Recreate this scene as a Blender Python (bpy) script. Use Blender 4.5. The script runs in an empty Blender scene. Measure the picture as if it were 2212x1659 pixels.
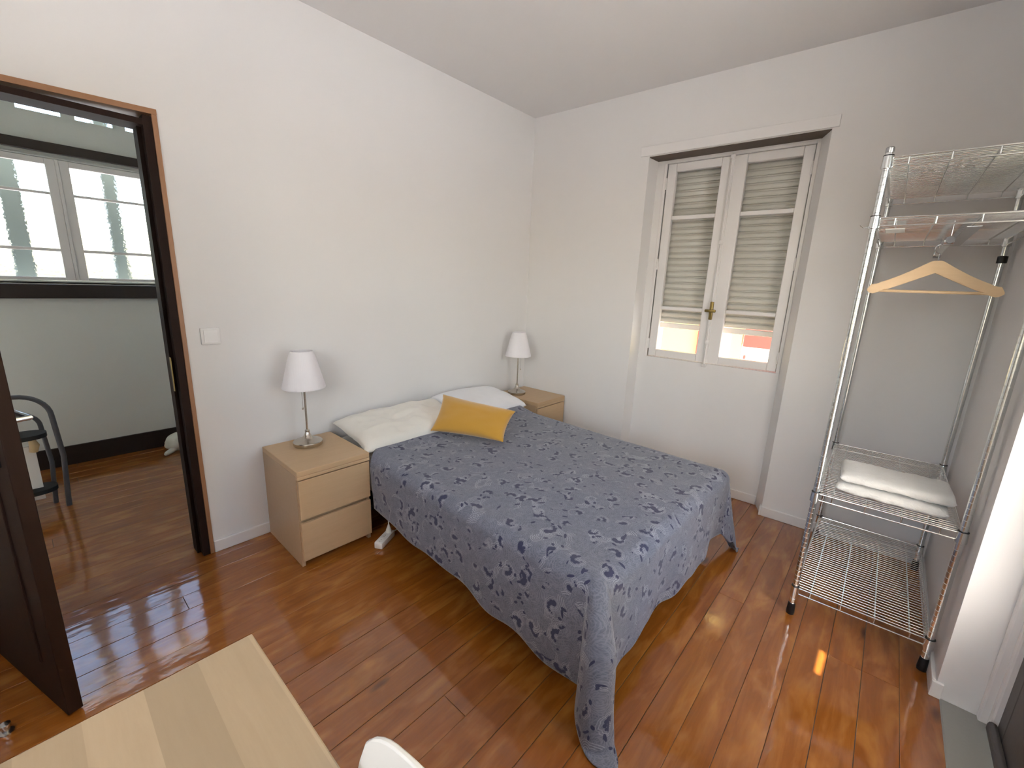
import bpy, bmesh, math, random
from mathutils import Vector, Matrix, noise

# ------------------------------------------------------------------ camera, world, light
sc = bpy.context.scene
COL = sc.collection
FPX = 927.28
YAW, PITCH, ROLL = 0.85641, -0.22872, 0.03943
CAM = Vector((-3.1688, -2.6031, 1.5157))
fw = Vector((math.sin(YAW) * math.cos(PITCH), math.cos(YAW) * math.cos(PITCH), math.sin(PITCH)))
rt = Vector((math.cos(YAW), -math.sin(YAW), 0)); up = rt.cross(fw)
r2 = rt * math.cos(ROLL) + up * math.sin(ROLL); u2 = -rt * math.sin(ROLL) + up * math.cos(ROLL)
cam = bpy.data.cameras.new('camera'); camo = bpy.data.objects.new('camera', cam); COL.objects.link(camo)
cam.sensor_fit = 'HORIZONTAL'; cam.sensor_width = 36.0; cam.lens = FPX / 2212 * 36.0
cam.clip_start = 0.02
camo.matrix_world = Matrix(((r2.x, u2.x, -fw.x, CAM.x), (r2.y, u2.y, -fw.y, CAM.y), (r2.z, u2.z, -fw.z, CAM.z), (0, 0, 0, 1)))
sc.camera = camo

sc.view_settings.view_transform = 'Standard'; sc.view_settings.look = 'None'
sc.view_settings.exposure = 0.38; sc.view_settings.gamma = 1.0; sc.view_settings.use_curve_mapping = False
sc.cycles.use_denoising = True
sc.cycles.use_adaptive_sampling = True; sc.cycles.adaptive_threshold = 0.04
sc.cycles.max_bounces = 8; sc.cycles.diffuse_bounces = 5; sc.cycles.glossy_bounces = 4
sc.cycles.transmission_bounces = 8; sc.cycles.transparent_max_bounces = 16
sc.cycles.caustics_reflective = False; sc.cycles.sample_clamp_indirect = 12.0

SUN_DIR = Vector((1.0, 0.70, -1.30)).normalized()      # travel of the sunlight
world = bpy.data.worlds.new('world'); sc.world = world; world.use_nodes = True
wn = world.node_tree; wn.nodes.clear()
sky = wn.nodes.new('ShaderNodeTexSky'); sky.sky_type = 'NISHITA'; sky.sun_disc = False
sky.sun_elevation = math.asin(-SUN_DIR.z); sky.sun_rotation = math.atan2(-SUN_DIR.x, -SUN_DIR.y)
sky.air_density = 1.3; sky.dust_density = 2.0
wb = wn.nodes.new('ShaderNodeBackground'); wb.inputs['Strength'].default_value = 0.85
wo = wn.nodes.new('ShaderNodeOutputWorld')
hz = wn.nodes.new('ShaderNodeMix'); hz.data_type = 'RGBA'; hz.inputs[0].default_value = .05
bw = wn.nodes.new('ShaderNodeRGBToBW'); wn.links.new(sky.outputs[0], bw.inputs[0])
wn.links.new(sky.outputs[0], hz.inputs[6]); wn.links.new(bw.outputs[0], hz.inputs[7]); wn.links.new(hz.outputs[2], wb.inputs[0]); wn.links.new(wb.outputs[0], wo.inputs[0])
sunl = bpy.data.lights.new('sun', 'SUN'); sunl.energy = 33.0; sunl.angle = math.radians(0.55); sunl.color = (1.0, 0.985, 0.975)
suno = bpy.data.objects.new('sun', sunl); COL.objects.link(suno)
suno.rotation_euler = SUN_DIR.to_track_quat('-Z', 'Y').to_euler()
suno.location = (-6, -10, 14)

def portal(name, loc, size, rot):
    l = bpy.data.lights.new(name, 'AREA'); l.shape = 'RECTANGLE'; l.size, l.size_y = size
    l.cycles.is_portal = True
    o = bpy.data.objects.new(name, l); COL.objects.link(o); o.location = loc; o.rotation_euler = rot
WA = -0.03945                                            # the window wall runs 2 degrees out of square
portal('portal_balcony', (-1.61, -3.36, 1.17), (1.2, 2.32), (math.radians(-90), 0, math.radians(180)))
portal('portal_front', (-4.66, -2.19, 1.885), (1.47, 1.38), (0, math.radians(-90), 0))
portal('portal_hall_end', (-1.75, 2.27, 1.885), (.72, .76), (math.radians(-90), 0, 0))
portal('portal_hall', (-2.95, 2.30, 1.84), (1.5, 0.92), (math.radians(-90), 0, 0))

# ------------------------------------------------------------------ helpers
random.seed(7)
def sm(ob, ang=40):
    me = ob.data
    for p in me.polygons: p.use_smooth = True
    me.set_sharp_from_angle(angle=math.radians(ang))

class MB:
    """collects geometry for one mesh"""
    def __init__(s): s.v = []; s.f = []; s.uv = None
    def add(s, vs, fs):
        n = len(s.v); s.v += [tuple(v) for v in vs]; s.f += [tuple(i + n for i in f) for f in fs]; return s
    def box(s, x0, x1, y0, y1, z0, z1, bev=0.0):
        x0, x1 = min(x0, x1), max(x0, x1); y0, y1 = min(y0, y1), max(y0, y1); z0, z1 = min(z0, z1), max(z0, z1)
        if bev <= 0:
            vs = [(x, y, z) for z in (z0, z1) for y in (y0, y1) for x in (x0, x1)]
            return s.add(vs, [(0, 2, 3, 1), (4, 5, 7, 6), (0, 1, 5, 4), (2, 6, 7, 3), (0, 4, 6, 2), (1, 3, 7, 5)])
        bev = min(bev, (x1 - x0) * .45, (y1 - y0) * .45, (z1 - z0) * .45)
        bm = bmesh.new(); bmesh.ops.create_cube(bm, size=1)
        for v in bm.verts:
            v.co = Vector(((x0 + x1) / 2 + v.co.x * (x1 - x0), (y0 + y1) / 2 + v.co.y * (y1 - y0), (z0 + z1) / 2 + v.co.z * (z1 - z0)))
        bmesh.ops.bevel(bm, geom=list(bm.edges), offset=bev, segments=2, affect='EDGES', profile=0.5)
        bm.verts.index_update()
        s.add([v.co[:] for v in bm.verts], [[v.index for v in f.verts] for f in bm.faces]); bm.free(); return s
    def prism(s, poly, z0, z1):
        n = len(poly); ar = sum(poly[i][0] * poly[(i + 1) % n][1] - poly[(i + 1) % n][0] * poly[i][1] for i in range(n))
        if ar < 0: poly = poly[::-1]
        vs = [(x, y, z0) for x, y in poly] + [(x, y, z1) for x, y in poly]
        return s.add(vs, [tuple(range(n - 1, -1, -1)), tuple(range(n, 2 * n))] + [(i, (i + 1) % n, n + (i + 1) % n, n + i) for i in range(n)])
    def tube(s, pts, r, seg=10, closed=False, caps=True):
        pts = [Vector(p) for p in pts]; n = len(pts); rr = r if isinstance(r, (list, tuple)) else [r] * n
        ring = []; prev = None
        for i, p in enumerate(pts):
            if closed: t = pts[(i + 1) % n] - pts[i - 1]
            else: t = pts[min(i + 1, n - 1)] - pts[max(i - 1, 0)]
            t.normalize()
            if prev is None:
                a = Vector((0, 0, 1)) if abs(t.z) < .9 else Vector((1, 0, 0)); nx = t.cross(a).normalized()
            else: nx = (prev - t * prev.dot(t)).normalized()
            prev = nx; ny = t.cross(nx)
            ring.append([p + (nx * math.cos(k * 2 * math.pi / seg) + ny * math.sin(k * 2 * math.pi / seg)) * rr[i] for k in range(seg)])
        b = len(s.v)
        for q in ring: s.v += [tuple(v) for v in q]
        for i in range(n if closed else n - 1):
            j = (i + 1) % n
            for k in range(seg):
                l = (k + 1) % seg
                s.f.append((b + i * seg + k, b + i * seg + l, b + j * seg + l, b + j * seg + k))
        if caps and not closed:
            s.f.append(tuple(b + k for k in range(seg - 1, -1, -1))); s.f.append(tuple(b + (n - 1) * seg + k for k in range(seg)))
        return s
    def lathe(s, prof, cx=0, cy=0, seg=24, wob=None):
        b = len(s.v); n = len(prof)
        for i, (r, z) in enumerate(prof):
            for k in range(seg):
                a = 2 * math.pi * k / seg; q = r * (1 + (wob(a) if wob else 0)); s.v.append((cx + q * math.cos(a), cy + q * math.sin(a), z))
        for i in range(n - 1):
            for k in range(seg):
                l = (k + 1) % seg; s.f.append((b + i * seg + k, b + i * seg + l, b + (i + 1) * seg + l, b + (i + 1) * seg + k))
        if prof[0][0] > 1e-4: s.f.append(tuple(b + k for k in range(seg - 1, -1, -1)))
        if prof[-1][0] > 1e-4: s.f.append(tuple(b + (n - 1) * seg + k for k in range(seg)))
        return s
    def grid(s, fn, nu, nv, uvfn=None):
        b = len(s.v)
        for j in range(nv + 1):
            for i in range(nu + 1): s.v.append(tuple(fn(i / nu, j / nv)))
        for j in range(nv):
            for i in range(nu):
                a = b + j * (nu + 1) + i; s.f.append((a, a + 1, a + nu + 2, a + nu + 1))
        return s
    def mesh(s, name):
        me = bpy.data.meshes.new(name); me.from_pydata(s.v, [], s.f); me.validate(); me.update(); return me
    def build(s, name, mat, parent=None, smooth=0):
        o = bpy.data.objects.new(name, s.mesh(name)); COL.objects.link(o)
        o.data.materials.append(mat)
        if parent is not None: o.parent = parent
        if smooth > 30: sm(o, smooth)
        return o
def empty(name, loc=(0, 0, 0), rz=0):
    o = bpy.data.objects.new(name, None); COL.objects.link(o); o.location = loc; o.rotation_euler.z = rz; o.empty_display_size = .1; return o
def tag(o, label=None, cat=None, group=None, kind=None):
    if label: o['label'] = label
    if cat: o['category'] = cat
    if group: o['group'] = group
    if kind: o['kind'] = kind
    return o
def copy_tree(o, parent=None):
    c = o.copy(); COL.objects.link(c); c.parent = parent
    for ch in [k for k in o.children]: copy_tree(ch, c)
    return c
def struct(o, label, cat=None): return tag(o, label, cat, kind='structure')

# ------------------------------------------------------------------ materials
class Mat:
    def __init__(s, name):
        s.m = bpy.data.materials.new(name); s.m.use_nodes = True; s.t = s.m.node_tree; s.t.nodes.clear()
        s.out = s.n('ShaderNodeOutputMaterial'); s.b = s.n('ShaderNodeBsdfPrincipled'); s.l(s.b.outputs[0], s.out.inputs[0])
    def n(s, k, **kw):
        x = s.t.nodes.new(k)
        for a, v in kw.items(): setattr(x, a, v)
        return x
    def l(s, a, b): s.t.links.new(a, b)
    def set(s, **kw):
        for k, v in kw.items():
            i = s.b.inputs[k.replace('_', ' ')]
            if hasattr(v, 'is_linked') or hasattr(v, 'node'): s.l(v, i)
            else: i.default_value = (*v, 1) if isinstance(v, tuple) and len(v) == 3 else v
        return s
    def coord(s, kind='Object', scale=(1, 1, 1), rot=(0, 0, 0), loc=(0, 0, 0)):
        c = s.n('ShaderNodeTexCoord'); m = s.n('ShaderNodeMapping'); m.inputs['Scale'].default_value = scale
        m.inputs['Rotation'].default_value = rot; m.inputs['Location'].default_value = loc
        s.l(c.outputs[kind], m.inputs[0]); return m.outputs[0]
    def noise(s, vec, scale, detail=3, rough=.5, dist=0.):
        x = s.n('ShaderNodeTexNoise'); s.l(vec, x.inputs['Vector']); x.inputs['Scale'].default_value = scale
        x.inputs['Detail'].default_value = detail; x.inputs['Roughness'].default_value = rough; x.inputs['Distortion'].default_value = dist; return x.outputs[0]
    def ramp(s, f, stops):
        x = s.n('ShaderNodeValToRGB'); s.l(f, x.inputs[0]); e = x.color_ramp.elements
        while len(e) < len(stops): e.new(.5)
        for k, (p, c) in zip(e, stops): k.position = p; k.color = (*c, 1) if len(c) == 3 else c
        return x.outputs[0]
    def mix(s, f, a, b, mode='MIX'):
        x = s.n('ShaderNodeMix'); x.data_type = 'RGBA'; x.blend_type = mode
        for v, i in ((f, x.inputs[0]), (a, x.inputs[6]), (b, x.inputs[7])):
            if hasattr(v, 'node'): s.l(v, i)
            else: i.default_value = (*v, 1) if isinstance(v, tuple) and len(v) == 3 else v
        return x.outputs[2]
    def math(s, op, a, b=0., c=None):
        x = s.n('ShaderNodeMath'); x.operation = op
        for v, i in ((a, 0), (b, 1)) + (((c, 2),) if c is not None else ()):
            if hasattr(v, 'node'): s.l(v, x.inputs[i])
            else: x.inputs[i].default_value = v
        return x.outputs[0]
    def bump(s, h, strength=.1, dist=.01):
        x = s.n('ShaderNodeBump'); s.l(h, x.inputs['Height']); x.inputs['Strength'].default_value = strength; x.inputs['Distance'].default_value = dist
        s.l(x.outputs[0], s.b.inputs['Normal']); return x.outputs[0]
M = {}
def paint(name, col, rough=.6, bumps=.08, spec=.3):
    m = Mat(name); v = m.coord('Object'); f = m.noise(v, 1.6, 4)
    m.set(Base_Color=m.mix(f, tuple(c * .97 for c in col), tuple(min(1, c * 1.02) for c in col)), Roughness=rough)
    m.b.inputs['Specular IOR Level'].default_value = spec
    m.bump(m.noise(v, 55, 4), bumps, .004); M[name] = m.m
paint('wall_paint', (.80, .785, .775), .75)
paint('ceiling_paint', (.77, .75, .74), .8)
paint('hall_paint', (.70, .725, .69), .75)
paint('white_gloss', (.82, .80, .79), .32, .03, .5)
paint('lamp_fabric', (.86, .83, .85), .9, .05)
paint('plastic_white', (.82, .81, .80), .3, .0, .5)
paint('chair_plastic', (.84, .82, .76), .38, .0, .5)
paint('black_plastic', (.012, .012, .013), .45, .0, .4)
paint('rubber_dark', (.025, .026, .028), .6, .05)
paint('stone_grey', (.33, .325, .30), .6, .3)
paint('backlit_grey', (.12, .11, .105), .5, .1)  # balcony door leaves: backlit shade is put into this dark colour
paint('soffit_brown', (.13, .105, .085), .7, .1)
paint('shutter_grey', (.68, .675, .62), .55, .0)
paint('facade_yellow', (.60, .47, .20), .9, .3)
paint('facade_red', (.50, .075, .06), .9, .2)
paint('facade_white', (.86, .85, .82), .9, .2)
paint('post_dark', (.20, .23, .22), .8, .1)
paint('street_pale', (.72, .70, .67), .95, .3)
paint('ladder_grey', (.085, .085, .095), .4, .0, .5)
paint('bundle_white', (.74, .76, .70), .9, .4)
paint('tan_plastic', (.62, .45, .24), .5, .0)
def canvas():
    m = Mat('sun_screen_cloth'); m.t.nodes.remove(m.b); d = m.n('ShaderNodeBsdfDiffuse'); t = m.n('ShaderNodeBsdfTranslucent'); x = m.n('ShaderNodeMixShader'); x.inputs[0].default_value = .55  # translucent cloth of the added balcony screen, passes diffused sun
    d.inputs[0].default_value = (.92, .91, .90, 1); t.inputs[0].default_value = (.92, .91, .90, 1)
    m.l(d.outputs[0], x.inputs[1]); m.l(t.outputs[0], x.inputs[2]); m.l(x.outputs[0], m.out.inputs[0]); M['sun_screen_cloth'] = m.m
canvas()
paint('mattress_cloth', (.62, .60, .57), .9, .2)

def metal(name, col, rough):
    m = Mat(name); m.set(Base_Color=col, Metallic=1.0, Roughness=rough); M[name] = m.m
metal('chrome', (.80, .825, .82), .20); metal('nickel', (.60, .56, .49), .24); metal('brass_old', (.26, .19, .07), .38); metal('steel', (.55, .56, .58), .25)

def wood(name, c0, c1, axis='x', rough=.42, grain=9., bandw=None, spec=.4, coat=0.):
    m = Mat(name)
    s = {'x': (1, 12, 12), 'y': (12, 1, 12), 'z': (12, 12, 1)}[axis]
    v = m.coord('Object', s); f = m.noise(v, grain * .35, 5, .6, .6); g = m.noise(v, grain * 2.2, 4, .65)
    col = m.mix(f, c0, c1); col = m.mix(m.math('MULTIPLY', g, .25), col, tuple(x * .72 for x in c0))
    if bandw:
        c = m.coord('Object', (1, 1, 1)); sx = m.n('ShaderNodeSeparateXYZ'); m.l(c, sx.inputs[0])
        w = m.math('ADD', sx.outputs[0], m.math('MULTIPLY', m.noise(m.coord('Object', (3, .5, 1)), 2.0, 1), .03))
        cell = m.math('FLOOR', m.math('DIVIDE', w, bandw)); fr_ = m.math('FRACT', m.math('MULTIPLY', cell, .618))
        col = m.mix(m.math('MULTIPLY', fr_, .62), col, tuple(x * .58 for x in c0))
    m.set(Base_Color=col, Roughness=rough); m.b.inputs['Specular IOR Level'].default_value = spec; m.b.inputs['Coat Weight'].default_value = coat
    m.bump(g, .05, .002); M[name] = m.m
wood('oak_x', (.53, .36, .20), (.62, .435, .26), 'x', .40)
wood('oak_side', (.47, .325, .195), (.54, .385, .245), 'x', .40)
wood('ash_desk', (.47, .35, .22), (.56, .43, .285), 'y', .42, 9, .085)
wood('beech_hanger', (.74, .52, .30), (.82, .61, .38), 'y', .45)
wood('door_trim', (.34, .17, .085), (.42, .22, .115), 'z', .4, 7)
wood('door_dark', (.016, .008, .006), (.032, .015, .010), 'z', .6, 7, None, .15)
wood('hall_dark_wood', (.024, .017, .014), (.04, .027, .021), 'x', .4, 7)

def floor_mat():
    m = Mat('floor_board')
    tc = m.n('ShaderNodeTexCoord'); oi = m.n('ShaderNodeObjectInfo')
    off = m.n('ShaderNodeVectorMath'); off.operation = 'ADD'
    sc3 = m.n('ShaderNodeVectorMath'); sc3.operation = 'SCALE'; sc3.inputs[0].default_value = (31.7, 17.3, 0); m.l(oi.outputs['Random'], sc3.inputs[3])
    m.l(tc.outputs['Object'], off.inputs[0]); m.l(sc3.outputs[0], off.inputs[1])
    def mp(s):
        q = m.n('ShaderNodeMapping'); q.inputs['Scale'].default_value = s; m.l(off.outputs[0], q.inputs[0]); return q.outputs[0]
    a = m.noise(mp((.7, 7, 7)), 3.2, 5, .6, 1.2); b = m.noise(mp((2.5, 60, 60)), 3., 4, .6); c = m.noise(mp((1.6, 5, 1)), 2.6, 3, .55, .4)
    col = m.ramp(a, [(.25, (.235, .064, .007)), (.5, (.31, .096, .012)), (.78, (.42, .152, .023))])
    col = m.mix(m.math('MULTIPLY', b, .35), col, (.17, .048, .008))
    col = m.mix(m.math('MULTIPLY', m.math('SUBTRACT', oi.outputs['Random'], .35), .45), col, (.19, .054, .009))
    blot = m.ramp(c, [(.50, (0, 0, 0)), (.70, (1, 1, 1))]); col = m.mix(m.math('MULTIPLY', blot, .55), col, (.52, .225, .055))
    vo = m.n('ShaderNodeTexVoronoi'); vo.inputs['Scale'].default_value = 1.7; m.l(mp((1, 3.0, 1)), vo.inputs['Vector'])
    kn = m.ramp(vo.outputs['Distance'], [(.0, (1, 1, 1)), (.045, (.75, .75, .75)), (.10, (0, 0, 0))]); col = m.mix(m.math('MULTIPLY', kn, .9), col, (.035, .010, .004))
    m.set(Base_Color=col, Roughness=.36)
    m.b.inputs['Coat Weight'].default_value = 1.0; m.b.inputs['Coat IOR'].default_value = 1.72; m.b.inputs['Coat Roughness'].default_value = .07; m.b.inputs['Specular IOR Level'].default_value = .15
    w = m.n('ShaderNodeBump'); w.inputs['Strength'].default_value = .16; w.inputs['Distance'].default_value = .012
    wv = m.math('ADD', m.noise(mp((2.0, 5.0, 1)), 2.2, 2), m.math('MULTIPLY', m.noise(mp((9, 26, 1)), 3.0, 2), .12)); m.l(wv, w.inputs['Height'])
    m.l(w.outputs[0], m.b.inputs['Coat Normal']); m.l(w.outputs[0], m.b.inputs['Normal']); M['floor_board'] = m.m
floor_mat()

def cloth(name, col, rough=.95, bscale=260, bstr=.25, sheen=.4, big=0.):
    m = Mat(name); v = m.coord('Object'); f = m.noise(v, 4, 3)
    m.set(Base_Color=m.mix(f, tuple(c * .95 for c in col), tuple(min(1, c * 1.04) for c in col)), Roughness=rough)
    m.b.inputs['Sheen Weight'].default_value = sheen; m.b.inputs['Specular IOR Level'].default_value = .15
    h = m.noise(v, bscale, 3)
    if big: h = m.math('ADD', h, m.math('MULTIPLY', m.noise(v, 14, 3, .55, .8), big))
    m.bump(h, bstr, .004); M[name] = m.m
cloth('pillow_cream', (.80, .765, .69), big=2.5); cloth('sheet_white', (.84, .84, .86), big=2.0); cloth('cushion_mustard', (.56, .30, .045), .9, 300, .2, .7)
cloth('towel_white', (.84, .825, .79), 1., 420, .9, .6, 3.)

def glass(name, tint=(1, 1, 1), refl=.08):
    m = Mat(name); m.t.nodes.remove(m.b)
    tr = m.n('ShaderNodeBsdfTransparent'); tr.inputs[0].default_value = (*tint, 1); gl = m.n('ShaderNodeBsdfGlossy'); gl.inputs['Roughness'].default_value = .02
    fr = m.n('ShaderNodeFresnel'); fr.inputs[0].default_value = 1.25; mx = m.n('ShaderNodeMixShader')
    ge = m.n('ShaderNodeNewGeometry'); m.l(m.math('MULTIPLY', fr.outputs[0], m.math('SUBTRACT', 1., ge.outputs['Backfacing'])), mx.inputs[0]); m.l(tr.outputs[0], mx.inputs[1]); m.l(gl.outputs[0], mx.inputs[2]); m.l(mx.outputs[0], m.out.inputs[0]); M[name] = m.m
glass('clear_glass')
def textured_glass():
    m = Mat('textured_glass'); m.t.nodes.remove(m.b)
    v = m.coord('Object'); vo = m.n('ShaderNodeTexVoronoi'); vo.inputs['Scale'].default_value = 62; vo.feature = 'SMOOTH_F1'; m.l(v, vo.inputs['Vector'])
    bp = m.n('ShaderNodeBump'); bp.inputs['Strength'].default_value = .55; bp.inputs['Distance'].default_value = .006; m.l(vo.outputs['Distance'], bp.inputs['Height'])
    rf = m.n('ShaderNodeBsdfRefraction'); rf.inputs['Roughness'].default_value = .06; rf.inputs['IOR'].default_value = 1.25; m.l(bp.outputs[0], rf.inputs['Normal'])
    tr = m.n('ShaderNodeBsdfTransparent'); mx = m.n('ShaderNodeMixShader'); mx.inputs[0].default_value = .78
    m.l(tr.outputs[0], mx.inputs[1]); m.l(rf.outputs[0], mx.inputs[2]); m.l(mx.outputs[0], m.out.inputs[0]); M['textured_glass'] = m.m
textured_glass()

def paisley():
    m = Mat('paisley_cloth')
    tc = m.n('ShaderNodeTexCoord'); uv = tc.outputs['UV']
    def vm(op, a, b=None, s=None):
        x = m.n('ShaderNodeVectorMath'); x.operation = op
        if hasattr(a, 'node'): m.l(a, x.inputs[0])
        else: x.inputs[0].default_value = a
        if b is not None:
            if hasattr(b, 'node'): m.l(b, x.inputs[1])
            else: x.inputs[1].default_value = b
        if s is not None:
            if hasattr(s, 'node'): m.l(s, x.inputs[3])
            else: x.inputs[3].default_value = s
        return x.outputs[1] if op in ('LENGTH', 'DISTANCE') else x.outputs[0]
    def motif(size, shift, rot):
        p = m.n('ShaderNodeMapping'); p.inputs['Scale'].default_value = (1 / size, 1 / size, 1); p.inputs['Location'].default_value = (*shift, 0); p.inputs['Rotation'].default_value = (0, 0, rot); m.l(uv, p.inputs[0])
        cell = vm('FLOOR', p.outputs[0]); fr = vm('SUBTRACT', vm('FRACTION', p.outputs[0]), (.5, .5, 0))
        w = m.n('ShaderNodeTexWhiteNoise'); w.noise_dimensions = '2D'; m.l(cell, w.inputs['Vector'])
        r = m.n('ShaderNodeVectorRotate'); r.rotation_type = 'Z_AXIS'; m.l(fr, r.inputs[0]); m.l(m.math('MULTIPLY', w.outputs[0], 6.283), r.inputs['Angle'])
        sx = m.n('ShaderNodeSeparateColor'); m.l(w.outputs[1], sx.inputs[0])
        return r.outputs[0], w.outputs[0], sx.outputs[1]
    def inside(p, c, rad, sq=(1, 1, 1)):
        d = vm('LENGTH', vm('MULTIPLY', vm('SUBTRACT', p, (*c, 0)), sq)); return m.math('LESS_THAN', d, rad), d
    warp = m.n('ShaderNodeTexNoise'); warp.inputs['Scale'].default_value = 13; warp.inputs['Detail'].default_value = 0; m.l(uv, warp.inputs['Vector'])
    # warp the cloth coordinates a little so outlines look drawn by hand
    uv = vm('ADD', uv, vm('SCALE', vm('SUBTRACT', warp.outputs[1], (.5, .5, .5)), s=.014))
    def comma(p):
        d = None
        for ang, r_ in ((228, .105), (190, .092), (150, .082), (110, .068), (72, .050), (40, .030)):
            a_ = math.radians(ang); k = m.math('SUBTRACT', vm('LENGTH', vm('SUBTRACT', p, (.185 * math.cos(a_), .185 * math.sin(a_) - .01, 0))), r_)
            d = k if d is None else m.math('MINIMUM', d, k)
        return d
    dark = None; line = None
    def mx_(a, b): return b if a is None else m.math('MAXIMUM', a, b)
    for size, sh, rot, keep in ((.108, (0, 0), .3, .72), (.128, (.37, .61), 1.1, .42)):
        p, rnd, r2_ = motif(size, sh, rot); d = comma(p); on = m.math('LESS_THAN', r2_, keep)
        dark = mx_(dark, m.math('MULTIPLY', m.math('LESS_THAN', d, 0.), on))
        ring = m.math('MULTIPLY', m.math('GREATER_THAN', m.math('SINE', m.math('MULTIPLY', d, 118.)), .45), m.math('MULTIPLY', m.math('GREATER_THAN', d, .025), m.math('LESS_THAN', d, .125)))
        line = mx_(line, m.math('MULTIPLY', ring, on))
    for size, sh, rot, keep in ((.27, (.2, .35), .9, .75), (.19, (.6, .15), 2.2, .5)):
        p, rnd, r2_ = motif(size, sh, rot); d = comma(p)
        ring = m.math('MULTIPLY', m.math('GREATER_THAN', m.math('SINE', m.math('MULTIPLY', d, 210.)), .4), m.math('MULTIPLY', m.math('GREATER_THAN', d, -.045), m.math('LESS_THAN', d, .075)))
        line = mx_(line, m.math('MULTIPLY', ring, m.math('LESS_THAN', r2_, keep)))
    for size, sh, rot, keep, sq in ((.052, (.2, .7), .8, .30, (1, 2.1, 1)), (.037, (.6, .1), 2.0, .20, (1.5, 1, 1)), (.07, (.1, .4), 2.6, .24, (1, 3.2, 1))):
        p, rnd, r2_ = motif(size, sh, rot); a, _ = inside(p, (.05, 0), .25, sq)
        dark = mx_(dark, m.math('MULTIPLY', a, m.math('LESS_THAN', r2_, keep)))
    wl2 = m.n('ShaderNodeTexNoise'); wl2.inputs['Scale'].default_value = 9; m.l(uv, wl2.inputs['Vector'])
    uvw = vm('ADD', uv, vm('SCALE', vm('SUBTRACT', wl2.outputs[1], (.5, .5, .5)), s=.06))
    for scl, freq, thr, seed in ((9.0, 74, .50, (0, 0, 0)), (21., 42, .55, (3, 1, 0))):
        vo = m.n('ShaderNodeTexVoronoi'); vo.inputs['Scale'].default_value = scl; m.l(vm('ADD', uvw, seed), vo.inputs['Vector']); vo.voronoi_dimensions = '2D'
        k = m.math('MULTIPLY', m.math('GREATER_THAN', m.math('SINE', m.math('MULTIPLY', vo.outputs['Distance'], freq)), thr), .27)
        line = mx_(line, k)
    lmod = m.noise(tc.outputs['UV'], 14., 2); line = m.math('MULTIPLY', line, m.math('ADD', m.math('MULTIPLY', lmod, 1.1), .15))
    st = m.n('ShaderNodeMapping'); st.inputs['Scale'].default_value = (18, 320, 1); st.inputs['Rotation'].default_value = (0, 0, .5); m.l(tc.outputs['UV'], st.inputs[0])
    weave = m.noise(st.outputs[0], 1., 3, .6); blotch = m.noise(tc.outputs['UV'], 9., 3)
    mot = m.ramp(m.noise(uvw, 46., 4, .65, .8), [(.36, (0, 0, 0)), (.66, (1, 1, 1))])
    col = m.mix(blotch, (.080, .087, .122), (.115, .122, .166)); col = m.mix(m.math('MULTIPLY', mot, .6), col, (.205, .215, .272)); col = m.mix(m.math('MULTIPLY', weave, .38), col, (.20, .21, .26))
    col = m.mix(m.math('MULTIPLY', line, .78), col, (.42, .43, .49)); col = m.mix(m.math('MULTIPLY', dark, .92), col, (.024, .026, .075))
    m.set(Base_Color=col, Roughness=.82); m.b.inputs['Sheen Weight'].default_value = .25; m.b.inputs['Specular IOR Level'].default_value = .25
    m.bump(m.math('ADD', weave, line), .12, .002); M['paisley_cloth'] = m.m
paisley()

# ------------------------------------------------------------------ the room
HC = 2.904                                    # ceiling height
X0 = -4.45                                    # wall behind the desk
YR = -2.985                                   # wall with the balcony door
random.seed(3)
fl = MB().box(X0 - .2, .5, -3.02, 2.3, -.06, -.0035).build('floor', M['soffit_brown']); struct(fl, 'varnished orange-brown plank floor running from room into hall', 'floor')
pw = .1178; y = -3.003; k = 0
lines = []
while y < 2.2: lines.append(y); y += pw
for i, y0 in enumerate(lines):
    y1 = y0 + pw; g = .0004 + random.random() ** 2 * .0011
    cuts = [X0 - .2, .45]
    if random.random() < .55: cuts.insert(1, random.uniform(-3.4, -.6))
    for a, b in zip(cuts[:-1], cuts[1:]):
        dz = random.uniform(-.0006, .0002)
        o = MB().box(-(b - a) / 2 + .0006, (b - a) / 2 - .0006, -pw / 2 + g, pw / 2 - g, -.0034, 0, .0012).build('plank', M['floor_board'], fl, 30)
        o.location = ((a + b) / 2, (y0 + y1) / 2, dz)
ce = MB().box(X0 - .2, .6, -3.4, .05, HC, HC + .1).build('ceiling', M['ceiling_paint']); struct(ce, 'plain off-white ceiling of the bedroom', 'ceiling')
# headboard wall, with the doorway
DR, DL, DT = -2.652, -3.45, 2.19
WT = .115
w = MB(); w.box(DR, .6, 0, WT, 0, HC); w.box(X0 - .6, DL, 0, WT, 0, HC); w.box(DL, DR, 0, WT, DT - .004, HC)
struct(w.build('wall_left', M['wall_paint']), 'white wall behind the bed head with the doorway', 'wall')
# window wall (local frame: x = into the wall, y = along it)
RW = -WA
def wwall(mb, name, mat, parent=None, smooth=0):
    o = mb.build(name, mat, parent, smooth)
    if parent is None: o.rotation_euler.z = RW
    return o
RT = 2.458; RD = .142
w = MB()
w.prism([(0, .35), (0, -1.060), (RD, -1.075), (RD, -1.15), (.44, -1.15), (.44, .35)], 0, HC)
w.prism([(0, -2.148), (0, -3.45), (.44, -3.45), (.44, -2.07), (RD, -2.07), (RD, -2.09)], 0, HC)
w.prism([(0, -1.060), (0, -2.148), (RD, -2.09), (RD, -1.075)], RT, HC)
w.box(RD, .44, -2.07, -1.15, 2.432, HC)
w.box(RD, .44, -2.07, -1.15, -.02, .985)
o = wwall(w, 'wall_back', M['wall_paint']); struct(o, 'white wall with the recessed window', 'wall')
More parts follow.
